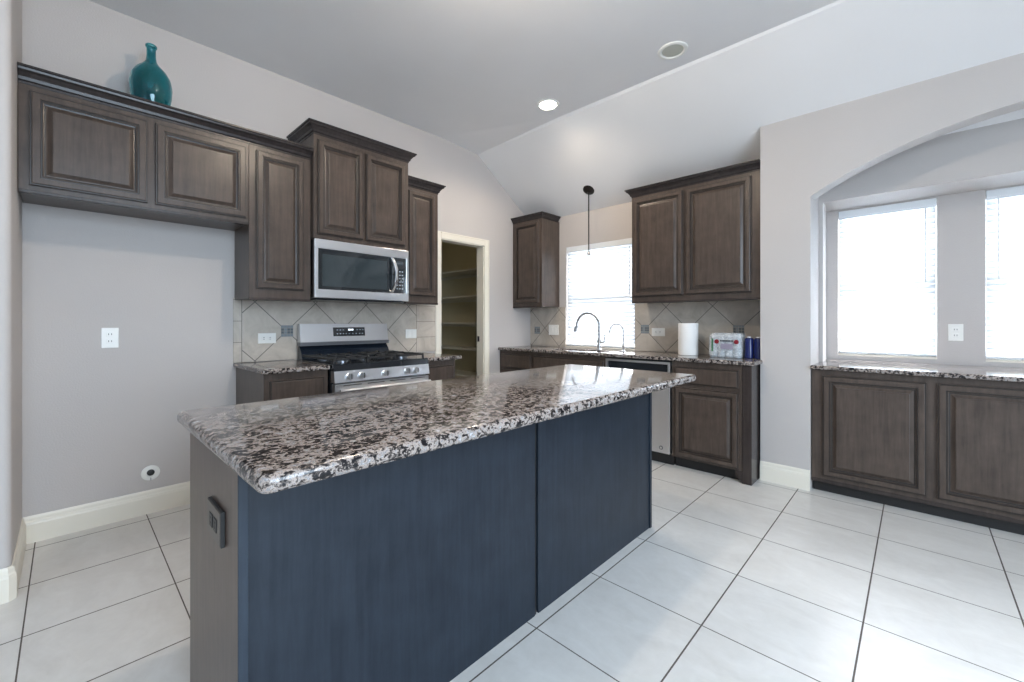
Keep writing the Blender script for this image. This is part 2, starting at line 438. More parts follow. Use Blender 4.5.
# fix: the niche path has the room on its right; pantry wall between casing and sink cabinets
baseboard('baseboard_corner', [(-3.5, 3.31), (-3.5, 3.44)])

# pantry door casing and jambs
o = thing('door_1', 'white cased pantry doorway without a door', 'doorway', (-3.5, 2.92, 0)); del o['label']; del o['category']; o['kind'] = 'structure'
cz = 2.06
def casing_bar(y0, y1, z0, z1, hor=False):
    m = MB(); m.box(-3.5, -3.482, y0, y1, z0, z1, .003)
    return m
m = casing_bar(PY0-.065, PY0+.004, 0, cz+.065); m.box(-3.485, -3.478, PY0-.06, PY0-.045, 0, cz+.06, .002); obj('casing', m, 'white', o)
m = casing_bar(PY1-.004, PY1+.068, 0, cz+.065); m.box(-3.485, -3.478, PY1+.048, PY1+.063, 0, cz+.06, .002); obj('casing', m, 'white', o)
m = casing_bar(PY0+.004, PY1-.004, cz-.004, cz+.065); m.box(-3.485, -3.478, PY0+.004, PY1-.004, cz+.048, cz+.060, .002); obj('casing', m, 'white', o)
m = MB(); m.box(-3.605, -3.495, PY0, PY0+.014, 0, cz); m.box(-3.605, -3.495, PY1-.014, PY1, 0, cz); m.box(-3.605, -3.495, PY0, PY1, cz-.014, cz)
m.box(-3.575, -3.560, PY0+.014, PY0+.026, 0, cz-.014); obj('jamb', m, 'white', o)
m = MB(); m.box(-3.592, -3.560, PY1-.0165, PY1-.0135, .985, 1.045, .001); obj('strike_plate', m, 'black', o)

# windows ----------------------------------------------------------
def window(name, x0, x1, z0, z1, y):
    o = bpy.data.objects.new(name, None); COL.objects.link(o); o.location = ((x0+x1)/2, y, z0); o['kind'] = 'structure'
    m = MB(); f = .038
    m.box(x0, x0+f, y, y+.05, z0, z1); m.box(x1-f, x1, y, y+.05, z0, z1); m.box(x0+f, x1-f, y, y+.05, z1-f, z1); m.box(x0+f, x1-f, y, y+.05, z0, z0+f)
    zm = (z0+z1)/2-.03; m.box(x0+f, x1-f, y+.005, y+.05, zm-.022, zm+.022)
    obj('window_frame', m, 'vinyl', o)
    m = MB(); m.box(x0+f, x1-f, y+.024, y+.028, z0+f, zm-.022); m.box(x0+f, x1-f, y+.024, y+.028, zm+.022, z1-f); obj('glass', m, 'pane', o)
    m = MB(); m.box(x0, x1, y-.07, y, z0-.016, z0, .002); obj('window_sill', m, 'white', o)
    return o
window('window_1', WX0, WX1, WZ0, WZ1, 4.085)
window('window_2', DW[0][0], DW[0][1], DZ0, DZ1, 4.468)
window('window_3', DW[1][0], DW[1][1], DZ0, DZ1, 4.468)
def blind(label, x0, x1, z0, z1, y, cord_side, dark=False, seg=False):
    t = thing('window_blind', label, 'blind', ((x0+x1)/2, y, z0))
    m = MB(); m.box(x0+.004, x1-.004, y-.022, y+.022, z1-.050, z1-.002, .002); obj('headrail', m, 'vinyl', t)
    m = MB(); m.box(x0+.003, x1-.003, y-.030, y-.024, z1-.066, z1-.001, .002); m.box(x0+.003, x1-.003, y-.033, y-.030, z1-.060, z1-.050, .001)
    obj('valance', m, 'vinyl', t)
    m = MB(); zz = z1-.075; ang = math.radians(62); hw_ = .025
    while zz > z0+.045:
        dy, dz = hw_*math.cos(ang), hw_*math.sin(ang)
        rings = []
        for xx in (x0+.006, x1-.006):
            rings.append([(xx, y-dy, zz-dz), (xx, y-.002, zz+.003), (xx, y+dy, zz+dz), (xx, y+dy, zz+dz-.003), (xx, y+.001, zz-.001), (xx, y-dy, zz-dz-.003)])
        m.loops(rings); zz -= .0400
    obj('slats', m, 'slat', t)
    m = MB(); m.box(x0+.006, x1-.006, y-.025, y+.025, z0+.006, z0+.024, .003); obj('bottom_rail', m, 'vinyl', t)
    for k, xx in enumerate((x0+.09, x1-.09)):
        m = MB(); m.tube([(xx, y-.030, z1-.06), (xx, y-.030, z0+.02)], .0012, 6); obj('ladder_cord', m, 'vinyl', t)
    xx = x0+.06 if cord_side < 0 else x1-.06
    m = MB(); m.tube([(xx, y-.036, z1-.06), (xx, y-.038, z1-.62)], .0045, 8); obj('tilt_wand', m, 'vinyl', t)
    return t
blind('white slatted blind over the kitchen sink behind the tall faucet', WX0, WX1, WZ0, WZ1, 4.052, 1)
blind('white slatted blind on the left window of the arched bay', DW[0][0], DW[0][1], DZ0, DZ1, 4.432, 1)
blind('white slatted blind on the right window of the arched bay, cut by the photo edge', DW[1][0], DW[1][1], DZ0, DZ1, 4.432, -1)

# ================================================================== UPPER CABINETS ON THE RANGE WALL
XF = -3.155          # face of the upper cabinets
def upper_left(label, y0, y1, z0, z1, xf, doors, prof=FULL, crown_path=None, crown_z=None, dark_bottom=True, group=None, k=1):
    t = thing('wall_cabinet', label, 'cabinet', ((xf-3.5)/2, (y0+y1)/2, z0), group)
    m = MB(); m.box(-3.498, xf, y0, y1, z0, z1, .0015); obj('body', m, 'wood', t)
    for (a, c, d0, d1) in doors: door(t, (xf, a, d0), Y, X, c-a, d1-d0, prof)
    m = MB(); m.box(xf-.03, xf+.006, y0+.001, y1-.001, z0-.012, z0+.004, .002); obj('light_rail', m, 'wood_dark', t)
    if crown_path: obj('crown', crown(crown_path, crown_z, k), 'crown', t)
    return t
G_U = None
upper_left('grey-brown two-door cabinet above the empty fridge recess, left of all', -.161, .822, 1.848, 2.372, XF,
           [(-.124, .318, 1.876, 2.338), (.352, .806, 1.876, 2.338)], FULL, [(XF, -.161), (XF, .822)], 2.366)
upper_left('tall single-door wall cabinet left of the microwave, above the first counter piece', .8235, 1.213, 1.362, 2.372, XF,
           [(.863, 1.160, 1.425, 2.338)], NARROW, [(XF, .8235), (XF, 1.213)], 2.366)
XC = -3.105
upper_left('raised two-door cabinet directly above the microwave', 1.2145, 1.992, 1.803, 2.552, XC,
           [(1.238, 1.584, 1.836, 2.512), (1.604, 1.952, 1.836, 2.512)], FULL, [(-3.49, 1.2145), (XC, 1.2145), (XC, 1.992), (-3.49, 1.992)], 2.545)
upper_left('narrow single-door wall cabinet between microwave and pantry doorway', 1.9935, 2.335, 1.372, 2.372, XF,
           [(2.018, 2.292, 1.432, 2.338)], NARROW, [(XF, 1.9935), (XF, 2.335), (-3.49, 2.335)], 2.366)

# ---- microwave
t = thing('microwave', 'stainless over-the-range microwave with black glass door', 'microwave', (-3.3, 1.6, 1.372))
xm = -3.095; y0, y1, z0, z1 = 1.217, 1.987, 1.378, 1.800
m = MB(); m.box(-3.497, xm-.02, y0+.004, y1-.004, z0, z1-.001, .003); obj('case', m, 'steel_dark', t)
m = MB(); fx0, fx1 = xm-.02, xm+.004
m.box(fx0, fx1, y0, y1, z1-.068, z1, .003); m.box(fx0, fx1, y0, y1, z0, z0+.062, .003)
m.box(fx0, fx1, y0, y0+.026, z0+.06, z1-.066, .003); m.box(fx0, fx1, y1-.024, y1, z0+.06, z1-.066, .003); obj('front_frame', m, 'steel', t)
m = MB(); m.box(xm-.019, xm, y0+.025, 1.835, z0+.061, z1-.067, .001); d = obj('door', m, 'glassblack', t)
m = MB()
wy0, wy1, wz0, wz1 = y0+.055, 1.790, z0+.085, z1-.105
for a in (0,): m.box(xm, xm+.0012, wy0, wy1, wz0, wz1)
obj('window', m, plain('door_window_glass', (.030, .042, .048), .05, coat=1), d)
m = MB(); m.box(xm-.019, xm+.001, 1.838, y1-.023, z0+.061, z1-.067, .001); cp = obj('control_panel', m, 'glassblack', t)
m = MB(); m.box(xm+.001, xm+.002, 1.872, 1.935, z1-.125, z1-.095); obj('display', m, plain('dim_display', (.05, .06, .07), .2), cp)
for r_ in range(6):
    for c_ in range(3):
        m = MB(); m.box(xm+.001, xm+.0018, 1.874+.024*c_, 1.887+.024*c_, 1.475+.028*r_, 1.483+.028*r_); obj('button', m, 'icon', cp)
m = MB(); pts = []
for k in range(13):
    s_ = k/12; pts.append((xm+.012+.042*math.sin(PI*s_)**.8, 1.826+.022*math.sin(PI*s_), z0+.066+(z1-z0-.138)*s_))
rings = [[(p[0]+dx, p[1]+dy, p[2]) for dx, dy in ((-.006, -.011), (.003, -.012), (.006, 0), (.003, .012), (-.006, .011))] for p in pts]
m.loops(rings); obj('handle', m, 'chrome', t, True, 50)
m = MB(); m.box(-3.45, xm-.03, y0+.03, y1-.03, z0-.014, z0, .003); m.box(xm-.05, xm-.01, y0+.06, y1-.06, z0-.010, z0+.001, .002); obj('vent_underside', m, 'enamel', t)

# ================================================================== BASE CABINETS ON THE RANGE WALL
XB = -2.885
def base_left(label, y0, y1, doors, drawers):
    t = thing('base_cabinet', label, 'cabinet', ((XB-3.5)/2, (y0+y1)/2, 0))
    m = MB(); m.box(-3.498, XB, y0, y1, .09, .882, .0015); obj('body', m, 'wood', t)
    m = MB(); m.box(-3.498, XB-.07, y0+.002, y1-.002, 0, .09); obj('toe_kick', m, 'toe', t)
    for a, c, d0, d1 in doors: door(t, (XB, a, d0), Y, X, c-a, d1-d0, NARROW)
    for a, c, d0, d1 in drawers: door(t, (XB, a, d0), Y, X, c-a, d1-d0, FLAT, 'drawer')
    return t
base_left('low cabinet left of the gas range, under its own granite top', .832, 1.222, [(.862, 1.192, .11, .668)], [(.862, 1.192, .69, .838)])
base_left('narrow low cabinet right of the gas range beside the pantry doorway', 1.992, 2.318, [(2.015, 2.292, .11, .668)], [(2.015, 2.292, .69, .838)])
tag(obj('countertop', slab(-3.499, -2.852, .815, 1.224, .884, .914, .003, .010), 'granite', None, True), 'small speckled granite countertop left of the gas range', 'countertop')
tag(obj('countertop', slab(-3.499, -2.852, 1.990, 2.368, .884, .914, .003, .010), 'granite', None, True), 'small speckled granite countertop between gas range and pantry doorway', 'countertop')
# backsplash behind the range
bs = thing('tile_backsplash', 'diagonal tile backsplash behind the gas range', 'backsplash', (-3.495, 1.57, .914))
m = MB(); m.box(-3.4995, -3.490, .815, 2.552, .915, 1.80 if False else 1.374); obj('tile_field', m, 'splash_left', bs)
def mosaic(parent, c, plane, s_=.088):
    """4 by 4 little glass tiles set in grout"""
    def bx(m, h0, h1, z0, z1, d0, d1):
        if plane == 'x': m.box(c[0]+d0, c[0]+d1, c[1]+h0, c[1]+h1, c[2]+z0, c[2]+z1)
        else: m.box(c[0]+h0, c[0]+h1, c[1]-d1, c[1]-d0, c[2]+z0, c[2]+z1)
    m = MB(); bx(m, -s_/2, s_/2, -s_/2, s_/2, 0, .0012); g = obj('mosaic_accent', m, 'grout', parent)
    k = s_/4
    for a in range(4):
        for c_ in range(4):
            m = MB(); bx(m, -s_/2+a*k+.002, -s_/2+(a+1)*k-.002, -s_/2+c_*k+.002, -s_/2+(c_+1)*k-.002, .0012, .003)
            obj('mosaic_tile', m, 'mosaic' if (a*3+c_*5+a*c_) % 3 else 'mosaic_light', g)
mosaic(bs, (-3.490, 1.168, 1.135), 'x')

# ================================================================== GAS RANGE
t = thing('gas_range', 'stainless freestanding gas range with black grates under the microwave', 'stove', (-3.15, 1.607, 0))
y0, y1 = 1.230, 1.986; xf = -2.815
m = MB(); m.box(-3.47, xf-.035, y0, y1, .03, .900, .003); obj('body', m, 'enamel', t)
m = MB(); m.box(-3.45, xf+.004, y0, y1, .900, .918, .005); m.prism([(xf-.035, y0, .900), (xf+.004, y0, .910), (xf+.008, y0, .872), (xf-.035, y0, .872)], (0, y1-y0, 0)); obj('cooktop', m, 'enamel', t)
m = MB(); m.prism([(xf-.04, y0, .872), (xf+.008, y0, .872), (xf+.022, y0, .795), (xf-.04, y0, .795)], (0, y1-y0, 0)); pn = obj('control_panel', m, 'steel', t)
for ky in (1.333, 1.423, 1.603, 1.784, 1.861):
    m = MB(); kx = xf+.016
    m.lathe((kx, ky, .834), [(.026, 0), (.026, .006), (.021, .008), (.020, .024), (.017, .028)], 24, 'x'); kn = obj('knob', m, 'steel', t, True)
    m = MB(); m.box(kx+.026, kx+.037, ky-.004, ky+.004, .834-.019, .834+.019, .002); obj('knob_grip', m, 'chrome', kn)
m = MB(); m.box(xf-.035, xf+.018, y0+.004, y1-.004, .215, .785, .005); dr = obj('oven_door', m, 'steel', t)
m = MB(); m.box(xf+.0185, xf+.020, y0+.12, y1-.12, .34, .62, .0005); obj('oven_window', m, 'glassblack', dr)
m = MB(); m.tube([(xf+.018, y0+.05, .742), (xf+.060, y0+.05, .742)], .009, 10); m.tube([(xf+.018, y1-.05, .742), (xf+.060, y1-.05, .742)], .009, 10)
m.tube([(xf+.060, y0+.02, .742), (xf+.060, y1-.02, .742)], .013, 14); obj('handle', m, 'steel', dr, True)
m = MB()
for k in range(4): m.box(xf+.017, xf+.019, y0+.06+.175*k, y0+.19+.175*k, .770, .775)
obj('door_vent', m, 'slot', dr)
m = MB(); m.box(xf-.035, xf+.012, y0+.004, y1-.004, .045, .205, .005); obj('warming_drawer', m, 'steel', t)
for yy in (y0+.04, y1-.04):
    for xx in (-3.40, xf-.08): m = MB(); m.lathe((xx, yy, 0), [(.016, 0), (.016, .035)], 12); obj('levelling_foot', m, 'slot', t)
# backguard
m = MB(); xg = -3.425
m.prism([(-3.47, y0+.006, 1.045), (xg+.018, y0+.006, 1.045), (xg-.005, y0+.006, 1.190), (-3.47, y0+.006, 1.190)], (0, y1-y0-.012, 0)); bg = obj('backguard', m, 'steel', t)
m = MB(); m.prism([(-3.46, y0+.002, 1.018), (xg+.026, y0+.002, 1.018), (xg+.026, y0+.002, 1.047), (-3.46, y0+.002, 1.047)], (0, y1-y0-.004, 0)); obj('backguard_trim', m, 'steel_dark', bg)
m = MB(); m.prism([(-3.47, y0+.008, .916), (xg+.055, y0+.008, .916), (xg+.015, y0+.008, .985), (xg-.02, y0+.008, 1.02), (-3.47, y0+.008, 1.02)], (0, y1-y0-.016, 0)); obj('backguard_riser', m, plain('blued_enamel', (.010, .015, .024), .12), t)
def gx(z): return xg+.018-(z-1.045)/.145*.023
m = MB(); m.prism([(gx(1.088)+.0015, 1.492, 1.088), (gx(1.160)+.0015, 1.492, 1.160), (gx(1.160)-.002, 1.492, 1.160), (gx(1.088)-.002, 1.492, 1.088)], (0, .272, 0)); ds = obj('display', m, 'glassblack', bg)
def on_guard(ya, yb, za, zb, mm, nm):
    m = MB(); m.prism([(gx(za)+.0025, ya, za), (gx(zb)+.0025, ya, zb), (gx(zb)+.001, ya, zb), (gx(za)+.001, ya, za)], (0, yb-ya, 0)); obj(nm, m, mm, ds)
on_guard(1.618, 1.640, 1.134, 1.147, 'led', 'clock_digit'); on_guard(1.645, 1.662, 1.134, 1.147, 'led', 'clock_digit')
for ya in (1.52, 1.545, 1.57, 1.69, 1.715, 1.74): on_guard(ya, ya+.013, 1.136, 1.142, 'icon', 'key')
for ya in (1.52, 1.545, 1.57, 1.595, 1.62, 1.65, 1.68, 1.71, 1.735): on_guard(ya, ya+.011, 1.105, 1.112, 'icon', 'key')
# burners and grates
for bx_, by_, br in ((-3.30, 1.37, .036), (-3.00, 1.37, .045), (-3.15, 1.608, .05), (-3.30, 1.85, .034), (-3.00, 1.85, .045)):
    m = MB(); m.lathe((bx_, by_, .918), [(br+.012, 0), (br+.012, .008), (br, .010), (br, .016), (br-.006, .020)], 24); bo = obj('burner', m, 'steel_dark', t, True)
    m = MB(); m.lathe((bx_, by_, .938), [(br-.004, 0), (br-.002, .003), (br-.006, .007)], 24); obj('burner_cap', m, 'iron', bo, True)
for k in range(3):
    a = y0+.012+k*.2455; c_ = a+.240; m = MB(); h0, h1 = .940, .954; w_ = .006
    xa, xb = -3.405, xf-.035
    m.box(xa, xb, a, a+2*w_, h0, h1, .002); m.box(xa, xb, c_-2*w_, c_, h0, h1, .002)
    m.box(xa, xa+2*w_, a, c_, h0, h1, .002); m.box(xb-2*w_, xb, a, c_, h0, h1, .002)
    ym = (a+c_)/2
    for xx in (-3.30, -3.15, -3.00):
        m.box(xx-.005, xx+.005, a, a+.088, h0, h1+.003, .002); m.box(xx-.005, xx+.005, c_-.088, c_, h0, h1+.003, .002)
    m.box(xa, xa+.075, ym-.005, ym+.005, h0, h1+.003, .002); m.box(xb-.075, xb, ym-.005, ym+.005, h0, h1+.003, .002)
    m.box(-3.235, -3.065, ym-.005, ym+.005, h0, h1+.003, .002)
    for xx in (xa+.006, xb-.006):
        for yy in (a+.006, c_-.006): m.box(xx-.006, xx+.006, yy-.006, yy+.006, .918, h0+.002, .001)
    obj('grate', m, 'iron', t)

# ================================================================== SINK WALL
YF = 3.692
def crown_b(path, z): return crown(path, z)
t = thing('wall_cabinet', 'tall two-door wall cabinet between the sink window and the arch wall', 'cabinet', (-1.41, 3.85, 1.395))
m = MB(); m.box(-1.948, -.866, YF, 4.018, 1.392, 2.385, .0015); obj('body', m, 'wood', t)
for a, c in ((-1.925, -1.462), (-1.435, -.930)): door(t, (c, YF, 1.440), NX, NY, c-a, .910)
m = MB(); m.box(-1.947, -.867, YF-.006, YF+.03, 1.380, 1.396, .002); obj('light_rail', m, 'wood_dark', t)
obj('crown', crown([(-1.948, 3.99), (-1.948, YF), (-.866, YF)], 2.375, .95), 'crown', t)
t = thing('wall_cabinet', 'narrow single-door corner cabinet left of the sink window', 'cabinet', (-3.26, 3.85, 1.38))
m = MB(); m.box(-3.498, -3.050, YF, 4.018, 1.382, 2.385, .0015); obj('body', m, 'wood', t)
door(t, (-3.085, YF, 1.425), NX, NY, .375, .925, NARROW)
m = MB(); m.box(-3.497, -3.051, YF-.004, YF+.03, 1.372, 1.386, .002); obj('light_rail', m, 'wood_dark', t)
obj('crown', crown([(-3.498, YF), (-3.050, YF), (-3.050, 3.99)], 2.375, .8, ), 'crown', t)

YB = 3.472
def base_back(label, x0, x1, fronts, panel_end=False, hollow=False):
    t = thing('base_cabinet', label, 'cabinet', ((x0+x1)/2, 3.75, 0))
    m = MB()
    if hollow:
        m.box(x0, x0+.018, YB, 4.018, .09, .882); m.box(x1-.018, x1, YB, 4.018, .09, .882); m.box(x0+.018, x1-.018, YB, YB+.018, .09, .882)
        m.box(x0+.018, x1-.018, YB+.018, 4.018, .09, .108); m.box(x0+.018, x1-.018, 4.006, 4.018, .108, .882)
    else: m.box(x0, x1, YB, 4.018, .09, .882, .0015)
    obj('body', m, 'wood', t)
    m = MB(); m.box(x0+.002, x1-(.045 if panel_end else .002), YB+.065, 4.018, 0, .09); obj('toe_kick', m, 'toe', t)
    for kind, a, c, d0, d1 in fronts: door(t, (c, YB, d0), NX, NY, c-a, d1-d0, FULL if kind == 'door' else FLAT, kind)
    return t
base_back('dark low corner cabinet at the left end of the sink counter', -3.498, -2.992, [('drawer', -3.46, -3.015, .69, .842), ('door', -3.46, -3.015, .11, .668)])
base_back('low sink cabinet under the window beside the dishwasher', -2.990, -2.092, [('false_front', -2.968, -2.112, .69, .842), ('door', -2.968, -2.553, .11, .668), ('door', -2.538, -2.112, .11, .668)], hollow=True)
t = base_back('low cabinet with one drawer and one door right of the dishwasher', -1.468, -.938, [('drawer', -1.440, -.962, .705, .838), ('door', -1.440, -.962, .105, .672)])
m = MB(); m.box(-.936, -.874, YB-.003, 4.016, 0, .882, .002); obj('end_panel', m, 'wood_dark', t)
m = MB(); m.prism([(-.936, YB-.002, .0), (-.968, YB-.002, .045), (-.985, YB-.002, .062), (-.985, YB-.002, .09), (-.936, YB-.002, .09)], (0, .02, 0)); obj('foot_bracket', m, 'wood_dark', t)
# dishwasher
t = thing('dishwasher', 'stainless dishwasher with dark pocket handle under the sink counter', 'dishwasher', (-1.78, 3.75, 0))
x0, x1 = -2.087, -1.472
m = MB(); m.box(x0, x1, YB+.012, 4.01, .095, .880); obj('tub', m, 'toe', t)
m = MB(); m.box(x0+.003, x1-.003, YB-.028, YB+.012, .105, .780, .004); m.box(x0+.003, x0+.022, YB-.028, YB+.012, .778, .868, .002)
m.box(x1-.022, x1-.003, YB-.028, YB+.012, .778, .868, .002); m.box(x0+.02, x1-.02, YB-.028, YB+.012, .850, .868, .002); obj('door', m, 'steel', t)
m = MB(); m.box(x0+.02, x1-.02, YB-.004, YB+.012, .779, .851); obj('pocket_handle', m, 'enamel', t)
m = MB(); m.lathe((x1-.078, YB-.028, .150), [(.017, 0), (.017, -.002), (.013, -.003)], 20, 'y'); bd = obj('round_badge', m, 'steel_dark', t, True)
m = MB(); m.lathe((x1-.078, YB-.031, .150), [(.009, 0), (.009, -.001)], 16, 'y'); obj('badge_mark', m, 'chrome', bd)
m = MB(); m.box(x0+.004, x1-.004, YB+.05, 3.9, 0, .10); obj('toe_kick', m, 'toe', t)
# counter with the sink cut-out
SX0, SX1, SY0, SY1 = -2.86, -2.18, 3.56, 3.775
tag(obj('countertop', slab(-3.499, -.846, 3.438, 4.018, .884, .914, .003, .010, (SX0, SX1, SY0, SY1)), 'granite', None, True), 'long speckled granite countertop along the sink wall', 'countertop')
o = bpy.data.objects['countertop.002']
bs = thing('tile_backsplash', 'diagonal tile backsplash along the sink wall beneath the wall cabinets', 'backsplash', (-1.47, 4.015, .914))
m = MB(); m.box(-3.499, WX0-.002, 4.010, 4.0195, .915, 1.382); obj('tile_field', m, 'splash_back', bs); m = MB(); m.box(WX1+.002, -.866, 4.010, 4.0195, .915, 1.391); obj('tile_field', m, 'splash_back', bs)
for x_ in (-1.972, -1.541, -1.110, -3.385): mosaic(bs, (x_, 4.010, 1.133 if x_ > -3 else 1.105), 'y')
# sink
t = thing('sink', 'stainless undermount sink under the window', 'sink', ((SX0+SX1)/2, (SY0+SY1)/2, .70))
m = MB(); rings = []
for i, z in ((-.014, .8835), (.004, .8835), (.006, .875), (.012, .72), (.05, .705)): rings.append([(x, y, z) for x, y in rrect(SX0+i, SX1-i, SY0+i, SY1-i, .04)])
m.loops(rings, False, True); obj('basin', m, 'steel', t, True)
m = MB(); m.lathe(((SX0+SX1)/2, (SY0+SY1)/2, .7055), [(.04, 0), (.04, .003), (.03, .004)], 24); obj('drain', m, 'chrome', t, True)
# faucets
def arch_pts(x, y, z0, zt, reach, drop, n=18):
    pts = [(x, y, z0), (x, y, z0+.06), (x, y, zt-reach/2)]
    for k in range(1, n+1):
        a = PI*k/n; pts.append((x-reach/2+reach/2*math.cos(a), y, zt-reach/2+reach/2*math.sin(a)))
    pts.append((x-reach-.006, y-.002, zt-reach/2-drop)); return pts
t = thing('kitchen_faucet', 'tall gooseneck pull-down faucet behind the sink', 'faucet', (-2.41, 3.86, .914))
m = MB(); m.lathe((-2.41, 3.86, .914), [(.028, 0), (.028, .006), (.022, .012), (.021, .10), (.014, .115)], 24); obj('faucet_body', m, 'nickel', t, True)
m = MB(); m.tube(arch_pts(-2.41, 3.86, 1.02, 1.300, .285, .01), .0125, 14); obj('spout', m, 'nickel', t, True)
m = MB(); m.tube([(-2.700, 3.858, 1.155), (-2.712, 3.856, 1.110)], [.017, .019], 14); m.tube([(-2.712, 3.856, 1.112), (-2.716, 3.856, 1.098)], [.014, .013], 14); obj('spray_head', m, 'nickel', t, True)
m = MB(); m.tube([(-2.41, 3.86, .990), (-2.355, 3.86, .995)], .011, 12); m.tube([(-2.352, 3.86, .992), (-2.338, 3.858, 1.075)], [.006, .005], 10); obj('handle', m, 'nickel', t, True)
t = thing('water_filter_faucet', 'small slim gooseneck tap right of the tall faucet', 'faucet', (-2.14, 3.88, .914))
m = MB(); m.lathe((-2.14, 3.88, .914), [(.020, 0), (.020, .005), (.010, .010), (.010, .045), (.017, .055), (.015, .075), (.007, .080)], 20); obj('faucet_body', m, 'nickel', t, True)
m = MB(); m.tube(arch_pts(-2.14, 3.88, .985, 1.185, .155, .02), .006, 12); obj('spout', m, 'nickel', t, True)
m = MB(); m.tube([(-2.14, 3.878, .975), (-2.108, 3.870, .995)], .004, 8); obj('handle', m, 'nickel', t, True)
# paper towels
t = thing('paper_towel_roll', 'white paper towel roll standing on the sink counter', 'paper towels', (-1.462, 3.80, .914))
m = MB(); m.lathe((-1.462, 3.80, .9145), [(.022, 0), (.080, 0), (.083, .004), (.083, .276), (.080, .280), (.022, .280), (.022, .002)], 40, cap0=False, cap1=False); obj('paper', m, 'paper', t, True)
m = MB(); m.lathe((-1.462, 3.80, .9145), [(.0215, 0), (.0215, .281), (.0195, .281), (.0195, 0)], 24, cap0=False, cap1=False); obj('core', m, 'card', t, True)
# shrink-wrapped drinks
def bottle(x, y, m_, label, grp, h=.185):
    t = thing('water_bottle', label, 'bottle', (x, y, .916), grp)
    k = h/.185
    m = MB()
    prof = [(.028, 0), (.032, .004), (.032, .150), (.028, .158), (.013, .165)] if m_ == 'blue' else [(.024, 0), (.029, .004), (.029, .05), (.0275, .055), (.029, .06), (.029, .118), (.024, .138), (.013, .158), (.012, .168)]
    m.lathe((x, y, .9165), prof, 20); obj('bottle_body', m, m_, t, True)
    m = MB(); m.lathe((x, y, .9165+.164*k), [(.0145, 0), (.0145, .017), (.012, .019)], 14); obj('cap', m, 'cap', t, True)
for i in range(4):
    for j in range(3):
        bottle(-1.215+.0605*i, 3.705+.0605*j, 'bottle', 'clear white-capped water bottle inside the shrink-wrapped pack by the arch wall', 'water bottles in the shrink-wrapped pack')
for i in range(2):
    bottle(-.956+.066*i, 3.725, 'blue', ('blue bottle touching the shrink-wrapped pack', 'blue bottle nearest the arch wall')[i], 'blue bottles beside the pack', .172)
t = thing('bottle_pack_wrap', 'printed clear shrink wrap around the water bottles with red and green marks', 'shrink wrap', (-1.12, 3.765, .914))
m = MB(); rings = []
for z, i in ((.9145, .012), (.930, .001), (1.02, 0), (1.085, .002), (1.112, .016), (1.116, .03)):
    rings.append([(x+random.uniform(-.002, .002), y+random.uniform(-.002, .002), z+random.uniform(-.001, .001)*(z > .92)) for x, y in rrect(-1.252+i, -.996-i, 3.670+i, 3.862-i, .03, 5)])
m.loops(rings, True, True); wr = obj('film', m, 'film', t, True)
yf = 3.6675
def printed(nm, x0, x1, z0, z1, mm): m = MB(); m.box(x0, x1, yf-.0012, yf, z0, z1); obj(nm, m, mm, t)
for cx in (-1.180, -1.032):
    m = MB(); m.lathe((cx, yf-.0013, 1.045), [(.018, 0), (.018, -.001)], 20, 'y'); obj('red_spot', m, 'red', t)
printed('green_print', -1.221, -1.207, .965, 1.07, 'green')
for k in range(9): printed('lettering', -1.155+.0115*k, -1.147+.0115*k, 1.046, 1.058, 'black')
printed('grey_print', -1.150, -1.060, .985, 1.030, 'lilac')

# ================================================================== DESK CABINETS UNDER THE ARCH
YD = 3.672
t = thing('desk_cabinet', 'long low cabinet with raised panel doors under the arched window bay', 'cabinet', (.64, 3.9, 0))
m = MB(); m.box(-.540, 1.830, YD, 4.398, .09, .868, .0015); obj('body', m, 'wood', t)
m = MB(); m.box(-.538, 1.828, YD+.05, 4.398, 0, .09); obj('toe_kick', m, 'toe', t)
for a, c in ((-.475, .047), (.094, .616), (.663, 1.185), (1.232, 1.754)): door(t, (c, YD, .128), NX, NY, c-a, .700)
m = MB(); m.box(-.540, 1.830, YD-.004, YD+.02, .075, .100, .002); obj('bottom_rail', m, 'wood_dark', t)
tag(obj('countertop', slab(-.543, 1.833, 3.632, 4.398, .870, .898, .003, .010), 'granite', None, True), 'speckled granite countertop in the arched window bay', 'countertop')

# ================================================================== ISLAND
IX0, IX1, IY0, IY1 = -1.672, -1.128, .272, 2.368
t = thing('kitchen_island', 'long kitchen island with side panels painted with blue sky reflection and overhanging granite top', 'island', (-1.4, 1.32, 0))
m = MB(); m.box(IX0+.012, IX1-.012, IY0+.010, IY1-.010, 0, .874); obj('body', m, 'wood', t)
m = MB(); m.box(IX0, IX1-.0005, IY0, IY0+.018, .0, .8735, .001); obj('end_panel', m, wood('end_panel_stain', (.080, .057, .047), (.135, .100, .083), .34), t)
m = MB(); m.box(IX0, IX1-.0005, IY1-.018, IY1, .0, .8735, .001); obj('end_panel', m, 'wood', t)
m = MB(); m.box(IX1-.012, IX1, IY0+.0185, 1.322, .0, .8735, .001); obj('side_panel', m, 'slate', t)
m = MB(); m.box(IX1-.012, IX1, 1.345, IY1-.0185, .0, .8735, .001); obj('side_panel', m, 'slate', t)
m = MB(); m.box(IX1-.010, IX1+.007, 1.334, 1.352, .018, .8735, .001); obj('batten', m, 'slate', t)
m = MB(); m.box(IX1-.012, IX1-.004, 1.322, 1.334, .0, .8735); obj('seam', m, 'toe', t)
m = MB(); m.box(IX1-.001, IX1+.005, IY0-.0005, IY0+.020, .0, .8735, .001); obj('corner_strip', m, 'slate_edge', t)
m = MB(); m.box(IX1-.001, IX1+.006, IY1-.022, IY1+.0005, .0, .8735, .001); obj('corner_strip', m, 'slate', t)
it = obj('granite_top', slab(-1.735, -.874, .245, 2.402, .875, .914, .024, .016), 'granite', t, True)
